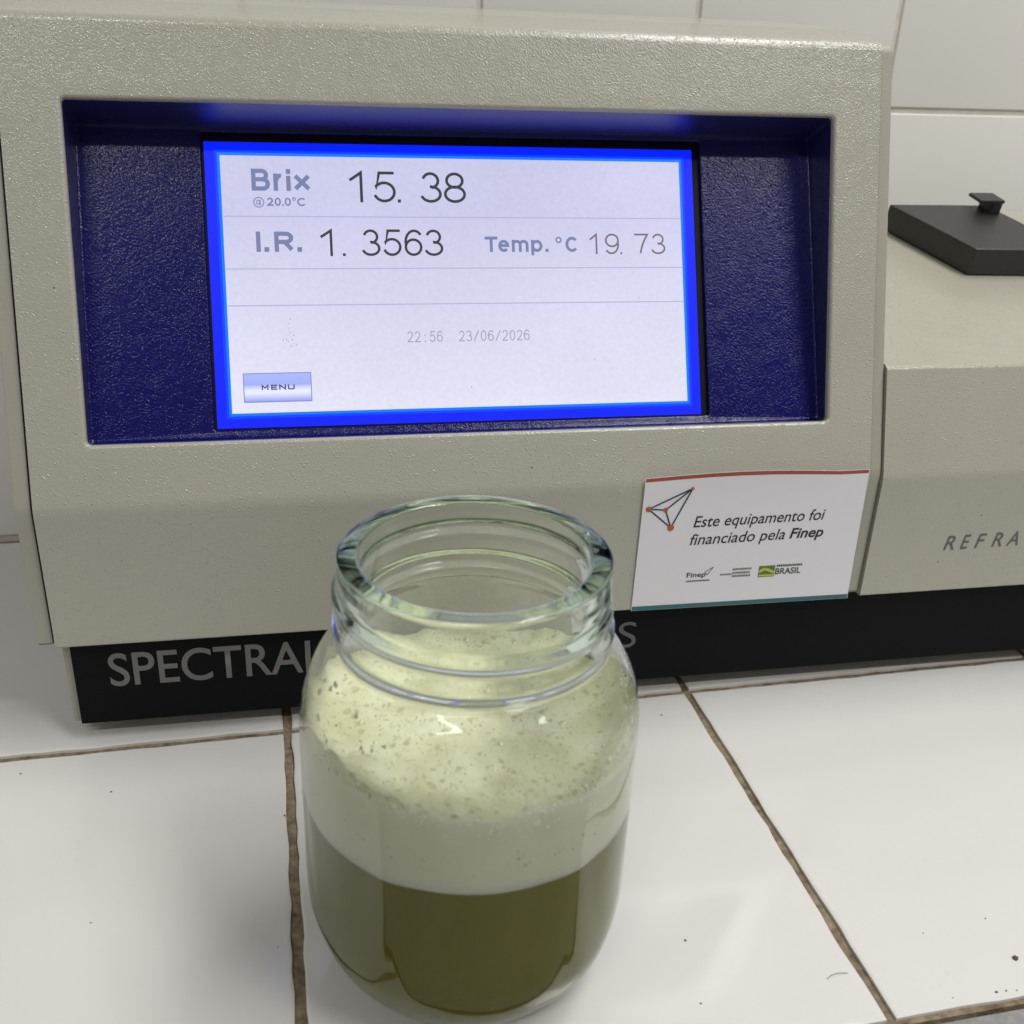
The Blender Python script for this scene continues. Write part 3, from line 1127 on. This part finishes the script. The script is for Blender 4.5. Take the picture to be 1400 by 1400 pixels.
def r_in(z):
    return lerp_tab(INN, z)


NPAN = 6
PAN0 = math.radians(-90 + 6 - 12)     # the panel that faces the viewer


def r_out(phi, z):
    r = lerp_tab(OUT, z)
    # pressed panels with rounded lower ends
    step = 2 * math.pi / NPAN
    d = (phi - PAN0 + step / 2) % step - step / 2
    a = abs(d) / math.radians(29)
    if z < 0.060:
        bq = (0.060 - z) / 0.0555
    else:
        bq = 0.0
    s = (a ** 2.0 + bq ** 2.0) ** 0.5
    t = min(1, max(0, (1.0 - s) / 0.38))
    t = t * t * (3 - 2 * t)
    up_ = min(1, max(0, (0.092 - z) / 0.022))
    lo_ = min(1, max(0, (z - 0.007) / 0.020))
    up_ *= lo_ * lo_ * (3 - 2 * lo_)
    r += 0.00014 * math.exp(-((s - 1.03) / 0.11) ** 2) * up_
    r -= 0.0008 * t * up_ * up_ * (3 - 2 * up_)
    # screw thread and bead
    u = (phi / (2 * math.pi)) % 1.0
    zc = 0.1165 - 0.0042 * u
    q = (z - zc) / 0.0017
    r += 0.0014 * math.exp(-q * q) * min(1, u / 0.06, (1 - u) / 0.1)
    q = (z - 0.1062) / 0.0020
    r += 0.0014 * math.exp(-q * q)
    return r


NS = 300
zs = []
z = 0.0
while z < 0.0999:
    zs.append(z)
    z += 0.0006 if z < 0.003 else 0.0011 if z < 0.078 else 0.0009
while z < HJ - 0.0013:
    zs.append(z)
    z += 0.00055
V, Fc = [], []
rows = []


def wob(phi, z, k_):
    return 0.00012 * noise.noise(Vector((math.cos(phi) * 2.2, math.sin(phi) * 2.2, z * 70 + k_)))


def add_ring(fn):
    b0 = len(V)
    for i in range(NS):
        phi = 2 * math.pi * i / NS
        r, z_ = fn(phi)
        V.append((r * math.cos(phi), r * math.sin(phi), z_))
    rows.append(b0)


# outside, up
for z in zs:
    add_ring(lambda p, z=z: (r_out(p, z) + wob(p, z, 0), z))
# rim
RO, RI, rr_ = 0.0322, 0.0270, 0.0008
for a in (0, 30, 60, 90):
    t = math.radians(a)
    add_ring(lambda p, t=t: (RO - rr_ + rr_ * math.cos(t), HJ - rr_ + rr_ * math.sin(t) + 0.00012 * noise.noise(Vector((math.cos(p) * 1.5, math.sin(p) * 1.5, 3)))))
add_ring(lambda p: ((RO + RI) / 2, HJ + 0.00015))
for a in (90, 60, 30, 0):
    t = math.radians(a)
    add_ring(lambda p, t=t: (RI + rr_ - rr_ * math.cos(t), HJ - rr_ + rr_ * math.sin(t)))
# inside, down
zi = []
z = HJ - 0.0022
while z > 0.0024:
    zi.append(z)
    z -= 0.0009 if z > 0.02 else 0.0006
for z in zi:
    add_ring(lambda p, z=z: (r_in(z) + wob(p, z, 9), z))
for r in (0.017, 0.009, 0.003):
    add_ring(lambda p, r=r: (r, 0.0020 + (0.003 - r * 0.1) * 0.02))
# underside push-up
first = rows[0]
nrow = len(rows)
for a, b_ in zip(rows[:-1], rows[1:]):
    for i in range(NS):
        j = (i + 1) % NS
        Fc.append((a + i, a + j, b_ + j, b_ + i))
Fc.append(tuple(rows[-1] + i for i in range(NS)))
under = []
for r, zz in ((0.0262, 0.0000), (0.0245, 0.0004), (0.018, 0.0007), (0.006, 0.0008)):
    b0 = len(V)
    for i in range(NS):
        phi = 2 * math.pi * i / NS
        V.append((r * math.cos(phi), r * math.sin(phi), zz))
    under.append(b0)
seq = [first] + under
for a, b_ in zip(seq[:-1], seq[1:]):
    for i in range(NS):
        j = (i + 1) % NS
        Fc.append((a + j, a + i, b_ + i, b_ + j))
Fc.append(tuple(under[-1] + NS - 1 - i for i in range(NS)))

M_glass, nt, b = newmat('jar_glass')
b.inputs['Base Color'].default_value = (0.985, 0.99, 0.985, 1)
b.inputs['Roughness'].default_value = 0.0
b.inputs['IOR'].default_value = 1.5
b.inputs['Transmission Weight'].default_value = 1.0
tc = N(nt, 'ShaderNodeTexCoord')
nz = N(nt, 'ShaderNodeTexNoise', Scale=60.0, Detail=1.0)
nt.links.new(tc.outputs['Object'], nz.inputs['Vector'])
bp = N(nt, 'ShaderNodeBump', Strength=0.35, Distance=0.0004)
nt.links.new(nz.outputs['Fac'], bp.inputs['Height'])
nt.links.new(bp.outputs[0], b.inputs['Normal'])

va_ = N(nt, 'ShaderNodeVolumeAbsorption', Density=30.0)
va_.inputs['Color'].default_value = (0.52, 0.78, 0.66, 1)
nt.links.new(va_.outputs[0], nt.nodes['Material Output'].inputs['Volume'])

jar = link('glass_jar', fix(mesh(V, Fc)), M_glass, smooth=60)
jar.location = (JX, JY, 0.0002)
tag(jar, 'open clear glass jar with screw thread standing on the white tiles', 'jar')

# ------------------------------------------------------------------ juice and foam inside the jar
ZL = 0.0588
GAP = 0.0004
M_juice, nt, b = newmat('green_brown_juice')
b.inputs['Base Color'].default_value = (0.245, 0.228, 0.038, 1)
b.inputs['Roughness'].default_value = 0.6
b.inputs['Specular IOR Level'].default_value = 0.1
b.inputs['Subsurface Weight'].default_value = 1.0
b.inputs['Subsurface Radius'].default_value = (1.0, 0.9, 0.35)
b.inputs['Subsurface Scale'].default_value = 0.012

M_foam, nt, b = newmat('pale_foam')
L = nt.links.new
tc = N(nt, 'ShaderNodeTexCoord')
nw = N(nt, 'ShaderNodeTexNoise', Scale=220.0, Detail=2.0)
L(tc.outputs['Object'], nw.inputs['Vector'])
sub = N(nt, 'ShaderNodeVectorMath', operation='SUBTRACT')
sub.inputs[1].default_value = (0.5, 0.5, 0.5)
L(nw.outputs['Color'], sub.inputs[0])
scl = N(nt, 'ShaderNodeVectorMath', operation='SCALE')
scl.inputs['Scale'].default_value = 0.0007
L(sub.outputs[0], scl.inputs[0])
adv = N(nt, 'ShaderNodeVectorMath', operation='ADD')
L(tc.outputs['Object'], adv.inputs[0])
L(scl.outputs[0], adv.inputs[1])
vo1 = N(nt, 'ShaderNodeTexVoronoi', Scale=300.0, Randomness=1.0)
vo2 = N(nt, 'ShaderNodeTexVoronoi', Scale=950.0, Randomness=1.0)
L(adv.outputs[0], vo1.inputs['Vector'])
L(adv.outputs[0], vo2.inputs['Vector'])


def cells(vo, thr):
    # rounded cells of uneven size, pale walls between them
    sep = N(nt, 'ShaderNodeSeparateColor')
    L(vo.outputs['Color'], sep.inputs[0])
    lim = N(nt, 'ShaderNodeMapRange')
    lim.inputs['To Min'].default_value = 0.12
    lim.inputs['To Max'].default_value = thr
    L(sep.outputs[0], lim.inputs['Value'])
    dv = N(nt, 'ShaderNodeMath', operation='DIVIDE')
    L(vo.outputs['Distance'], dv.inputs[0])
    L(lim.outputs[0], dv.inputs[1])
    g = N(nt, 'ShaderNodeMapRange', interpolation_type='SMOOTHSTEP')
    g.inputs['From Min'].default_value = 0.45
    g.inputs['From Max'].default_value = 1.0
    g.inputs['To Min'].default_value = 1.0
    g.inputs['To Max'].default_value = 0.0
    L(dv.outputs[0], g.inputs['Value'])
    return g.outputs[0]


c1 = cells(vo1, 0.40)
c2 = cells(vo2, 0.46)
mxm = N(nt, 'ShaderNodeMath', operation='MAXIMUM')
L(c1, mxm.inputs[0])
L(c2, mxm.inputs[1])
big = N(nt, 'ShaderNodeTexNoise', Scale=75.0, Detail=4.0)
L(tc.outputs['Object'], big.inputs['Vector'])
mx = N(nt, 'ShaderNodeMix', data_type='RGBA')
mx.inputs['A'].default_value = (0.76, 0.73, 0.46, 1)
mx.inputs['B'].default_value = (0.97, 0.96, 0.68, 1)
br = N(nt, 'ShaderNodeMapRange')
br.inputs['From Min'].default_value = 0.36
br.inputs['From Max'].default_value = 0.66
L(big.outputs['Fac'], br.inputs['Value'])
L(br.outputs[0], mx.inputs['Factor'])
mx2 = N(nt, 'ShaderNodeMix', data_type='RGBA')
mx2.inputs['B'].default_value = (0.58, 0.54, 0.28, 1)
f_ = N(nt, 'ShaderNodeMath', operation='MULTIPLY')
f_.inputs[1].default_value = 0.7
L(mxm.outputs[0], f_.inputs[0])
L(f_.outputs[0], mx2.inputs['Factor'])
L(mx.outputs['Result'], mx2.inputs['A'])
L(mx2.outputs['Result'], b.inputs['Base Color'])
bp = N(nt, 'ShaderNodeBump', Strength=0.5, Distance=0.0004)
bp.invert = True
L(mxm.outputs[0], bp.inputs['Height'])
L(bp.outputs[0], b.inputs['Normal'])
b.inputs['Roughness'].default_value = 0.35
b.inputs['Subsurface Weight'].default_value = 0.35
b.inputs['Subsurface Radius'].default_value = (1.0, 0.95, 0.6)
b.inputs['Subsurface Scale'].default_value = 0.003

NJ = 128
V, Fc, rows2 = [], [], []
zz_ = []
z = 0.0024
zz_.append(0.0014)
while z < ZL:
    zz_.append(z)
    z += 0.0012
zz_.append(ZL)
for z in zz_:
    b0 = len(V)
    r = r_in(max(z, 0.0022)) + GAP
    for i in range(NJ):
        p = 2 * math.pi * i / NJ
        V.append((r * math.cos(p), r * math.sin(p), z - 0.0001))
    rows2.append(b0)
for a, b_ in zip(rows2[:-1], rows2[1:]):
    for i in range(NJ):
        j = (i + 1) % NJ
        Fc.append((a + i, a + j, b_ + j, b_ + i))
Fc.append(tuple(rows2[-1] + i for i in range(NJ)))
Fc.append(tuple(rows2[0] + NJ - 1 - i for i in range(NJ)))
juice = link('green_juice', fix(mesh(V, Fc)), M_juice, smooth=60)
juice.location = (JX, JY, 0.0002)
tag(juice, 'murky olive green juice under pale yellow foam inside the glass jar', 'juice')


def climb(phi):
    """how far foam clings up the glass round the wall (phi 0 = right, -90 = towards viewer)"""
    d = math.degrees(phi) % 360
    front = math.exp(-((d - 268) / 42) ** 2)
    v = 0.0075 * (1 - front)
    v += -0.0025 * math.exp(-((d - 215) / 26) ** 2) - 0.0075 * math.exp(-((d - 90) / 52) ** 2)
    v += 0.0016 * noise.noise(Vector((math.cos(phi) * 3, math.sin(phi) * 3, 2.0))) + 0.0012 * noise.noise(Vector((math.cos(phi) * 11, math.sin(phi) * 11, 4.0))) + 0.0006 * noise.noise(Vector((math.cos(phi) * 30, math.sin(phi) * 30, 4.0)))
    return v


def foam_z(phi, rho):
    x, y = rho * math.cos(phi), rho * math.sin(phi)
    z = 0.0800 + 0.0012 * noise.noise(Vector((x * 2.6, y * 2.6, 1.0))) + 0.0006 * noise.noise(Vector((x * 9, y * 9, 6.0)))
    z += 0.00025 * noise.noise(Vector((x * 30, y * 30, 8.0)))
    z += climb(phi) * rho ** 9
    return z


V, Fc, rows3 = [], [], []
z = ZL + 0.00005
NF_ = 220
side_n = 30
for s in range(side_n):
    b0 = len(V)
    for i in range(NF_):
        p = 2 * math.pi * i / NF_
        zt_ = foam_z(p, 1.0)
        z = ZL + 0.00005 + (zt_ - ZL) * s / side_n
        free = z > 0.0806 + 0.0012 * noise.noise(Vector((math.cos(p) * 6.4, math.sin(p) * 6.4, 3.0)))
        r = r_in(z) + (-0.00022 if free else GAP)      # air gap added so the clinging film shows brighter through the glass
        V.append((r * math.cos(p), r * math.sin(p), z))
    rows3.append(b0)
for rho in (1.0, 0.985, 0.965, 0.94, 0.91, 0.875, 0.84, 0.8, 0.75, 0.7, 0.64, 0.58, 0.52, 0.46, 0.4, 0.33, 0.26, 0.19, 0.12, 0.05):
    b0 = len(V)
    for i in range(NF_):
        p = 2 * math.pi * i / NF_
        z = foam_z(p, rho)
        r = (r_in(z) + (-0.00022 if rho == 1.0 and z > 0.0806 else GAP if rho == 1.0 else -0.0003)) * rho
        V.append((r * math.cos(p), r * math.sin(p), z))
    rows3.append(b0)
for a, b_ in zip(rows3[:-1], rows3[1:]):
    for i in range(NF_):
        j = (i + 1) % NF_
        Fc.append((a + i, a + j, b_ + j, b_ + i))
Fc.append(tuple(rows3[-1] + i for i in range(NF_)))
Fc.append(tuple(rows3[0] + NF_ - 1 - i for i in range(NF_)))
foam = link('foam', fix(mesh(V, Fc)), M_foam, juice, smooth=70)
M_wet, nt, b = newmat('foam_against_glass')
b.inputs['Base Color'].default_value = (0.62, 0.62, 0.47, 1)
b.inputs['Roughness'].default_value = 0.6
tc = N(nt, 'ShaderNodeTexCoord')
nz = N(nt, 'ShaderNodeTexNoise', Scale=120.0, Detail=4.0)
nt.links.new(tc.outputs['Object'], nz.inputs['Vector'])
mx = N(nt, 'ShaderNodeMix', data_type='RGBA')
mx.inputs['A'].default_value = (0.82, 0.80, 0.64, 1)
mx.inputs['B'].default_value = (0.89, 0.875, 0.72, 1)
nt.links.new(nz.outputs['Fac'], mx.inputs['Factor'])
nt.links.new(mx.outputs['Result'], b.inputs['Base Color'])
b.inputs['Subsurface Weight'].default_value = 0.5
b.inputs['Subsurface Radius'].default_value = (1.0, 0.95, 0.6)
b.inputs['Subsurface Scale'].default_value = 0.006
foam.data.materials.append(M_wet)
for pl in foam.data.polygons:
    if all(vi < side_n * NF_ + NF_ for vi in pl.vertices):
        zc_ = sum(foam.data.vertices[vi].co.z for vi in pl.vertices) / len(pl.vertices)
        c_ = pl.center
        pl.material_index = 1 if zc_ < 0.0808 + 0.0012 * noise.noise(Vector((c_.x * 160, c_.y * 160, 3.0))) else 0


def blobs(spots, seg=8, rings=5):
    V, Fc = [], []
    for (x_, y_, z_, r_, sq) in spots:
        b0 = len(V)
        for a in range(rings + 1):
            t = math.pi * a / rings
            for i in range(seg):
                p = 2 * math.pi * i / seg
                V.append((x_ + r_ * math.sin(t) * math.cos(p), y_ + r_ * math.sin(t) * math.sin(p), z_ + r_ * sq * math.cos(t)))
        for a in range(rings):
            for i in range(seg):
                j = (i + 1) % seg
                Fc.append((b0 + a * seg + i, b0 + (a + 1) * seg + i, b0 + (a + 1) * seg + j, b0 + a * seg + j))
    return fix(mesh(V, Fc))


# pale bubbles pressed against the glass under the foam's front edge, darker ones lower down
sp, sp2 = [], []
for i in range(150):
    p = math.radians(rnd.gauss(268, 34))
    top = foam_z(p, 1.0)
    z = top - abs(rnd.gauss(0.0012, 0.0022)) - 0.0006
    r_ = min(0.00075, 0.00018 + rnd.expovariate(5500))
    R_ = r_in(z) + GAP - r_ * 0.55
    sp.append((R_ * math.cos(p), R_ * math.sin(p), z, r_, 1.0))
for i in range(60):
    p = math.radians(rnd.gauss(268, 40))
    z = ZL + rnd.gauss(0.0085, 0.0018)
    r_ = min(0.0007, 0.0002 + rnd.expovariate(6000))
    R_ = r_in(z) + GAP - r_ * 0.6
    sp2.append((R_ * math.cos(p), R_ * math.sin(p), z, r_, 0.85))
tag(link('bubbles', blobs(sp), plain('bubble_pale', (0.97, 0.96, 0.80), 0.3), foam, smooth=80), kind='stuff')
tag(link('bubbles', blobs(sp2), plain('bubble_dull', (0.62, 0.60, 0.44), 0.4), foam, smooth=80), kind='stuff')
# clear bubbles sitting on the foam
M_bub, nt, b = newmat('bubble_film')
b.inputs['Base Color'].default_value = (0.80, 0.78, 0.48, 1)
b.inputs['Roughness'].default_value = 0.08
b.inputs['Coat Weight'].default_value = 0.6
b.inputs['Coat Roughness'].default_value = 0.03
sp3 = []
for i in range(140):
    p = rnd.uniform(0, 2 * math.pi)
    rho = math.sqrt(rnd.uniform(0.0, 0.93))
    z = foam_z(p, rho)
    r_ = min(0.0012, 0.00022 + rnd.expovariate(3400))
    R_ = rho * r_in(z)
    sp3.append((R_ * math.cos(p), R_ * math.sin(p), z - r_ * 0.45, r_, 1.0))
tag(link('bubbles', blobs(sp3, 12, 8), M_bub, foam, smooth=80), kind='stuff')

# drops and scraps of foam left on the glass above the foam
sp4 = []
for i in range(46):
    if i < 26:
        p = math.radians(rnd.gauss(338, 9))
    else:
        p = math.radians(rnd.gauss(205, 14))
    z = rnd.uniform(0.0865, 0.0965)
    r_ = rnd.uniform(0.0002, 0.00055)
    R_ = r_in(z) + GAP - r_ * 0.5
    sp4.append((R_ * math.cos(p), R_ * math.sin(p), z, r_, rnd.uniform(1.0, 1.9)))
tag(link('foam_scraps', blobs(sp4), plain('foam_scrap', (0.93, 0.92, 0.74), 0.25), foam, smooth=80), kind='stuff')

# ------------------------------------------------------------------ crumbs and a hair on the tiles
M_crumb = plain('brown_crumb', (0.10, 0.075, 0.05), 0.9)


def crumb(x_, y_, r_, q):
    m_ = bmesh.new()
    bmesh.ops.create_icosphere(m_, subdivisions=1, radius=r_)
    for v in m_.verts:
        v.co *= 1 + 0.5 * noise.noise(v.co * (1.2 / r_) + Vector((q, 0, 0)))
        v.co.z *= 0.55
        v.co.x *= 1.0 + 0.4 * (q % 3 == 0)
        v.co += Vector((x_, y_, r_ * 0.4))
    me = bpy.data.meshes.new('crumb')
    m_.to_mesh(me)
    m_.free()
    return me


big_crumb = link('crumb', crumb(0.0455, -0.1402, 0.00085, 1), M_crumb, smooth=80)
tag(big_crumb, 'brown crumb on the white tile near the grey counter edge', 'crumb')
bmm = bmesh.new()
for q, (x_, y_, r_) in enumerate(((-45.1, -117, .45), (46.1, -125.4, .34), (24.5, -127, .3), (-48.7, -137.8, .36), (-210.6, -24.1, .5), (-155.2, -45.2, .5), (-209.8, -80.4, .28),
                                  (-158.4, -98.5, .28), (-15.5, -14, .5), (-241, -9.6, .4), (36, -149.5, .4), (39, -149.9, .34), (33, -149.4, .5), (44, -149.2, .45),
                                  (20, -148.8, .3))):
    t_ = crumb(x_ * mm, y_ * mm, r_ * mm * 0.72, q)
    bmm.from_mesh(t_)
    bpy.data.meshes.remove(t_)
me = bpy.data.meshes.new('dust_specks')
bmm.to_mesh(me)
bmm.free()
tag(link('dust_specks', me, M_crumb, smooth=80), 'tiny dark specks of dust scattered over the white tiles', kind='stuff')

pts = [Vector((-11.4, -136.9, 0.1)), Vector((-9.5, -136.0, 0.35)), Vector((-7.2, -135.8, 0.45)), Vector((-4.6, -136.1, 0.15))]
V, Fc = [], []
n = 16
for i in range(n + 1):
    s = i / n * 3
    k_ = min(2, int(s))
    f = s - k_
    p = (pts[k_].lerp(pts[k_ + 1], f)) * mm
    for a in range(5):
        V.append(p + Vector((0, math.cos(a * 1.2566) * 0.00008, 0.00008 + math.sin(a * 1.2566) * 0.00008)))
for i in range(n):
    for a in range(5):
        c_ = (a + 1) % 5
        Fc.append((i * 5 + a, i * 5 + c_, (i + 1) * 5 + c_, (i + 1) * 5 + a))
hair = link('hair_strand', fix(mesh(V, Fc)), plain('dark_hair', (0.05, 0.035, 0.025), 0.6))
tag(hair, 'short thin dark hair lying beside the brown grout line', 'hair')
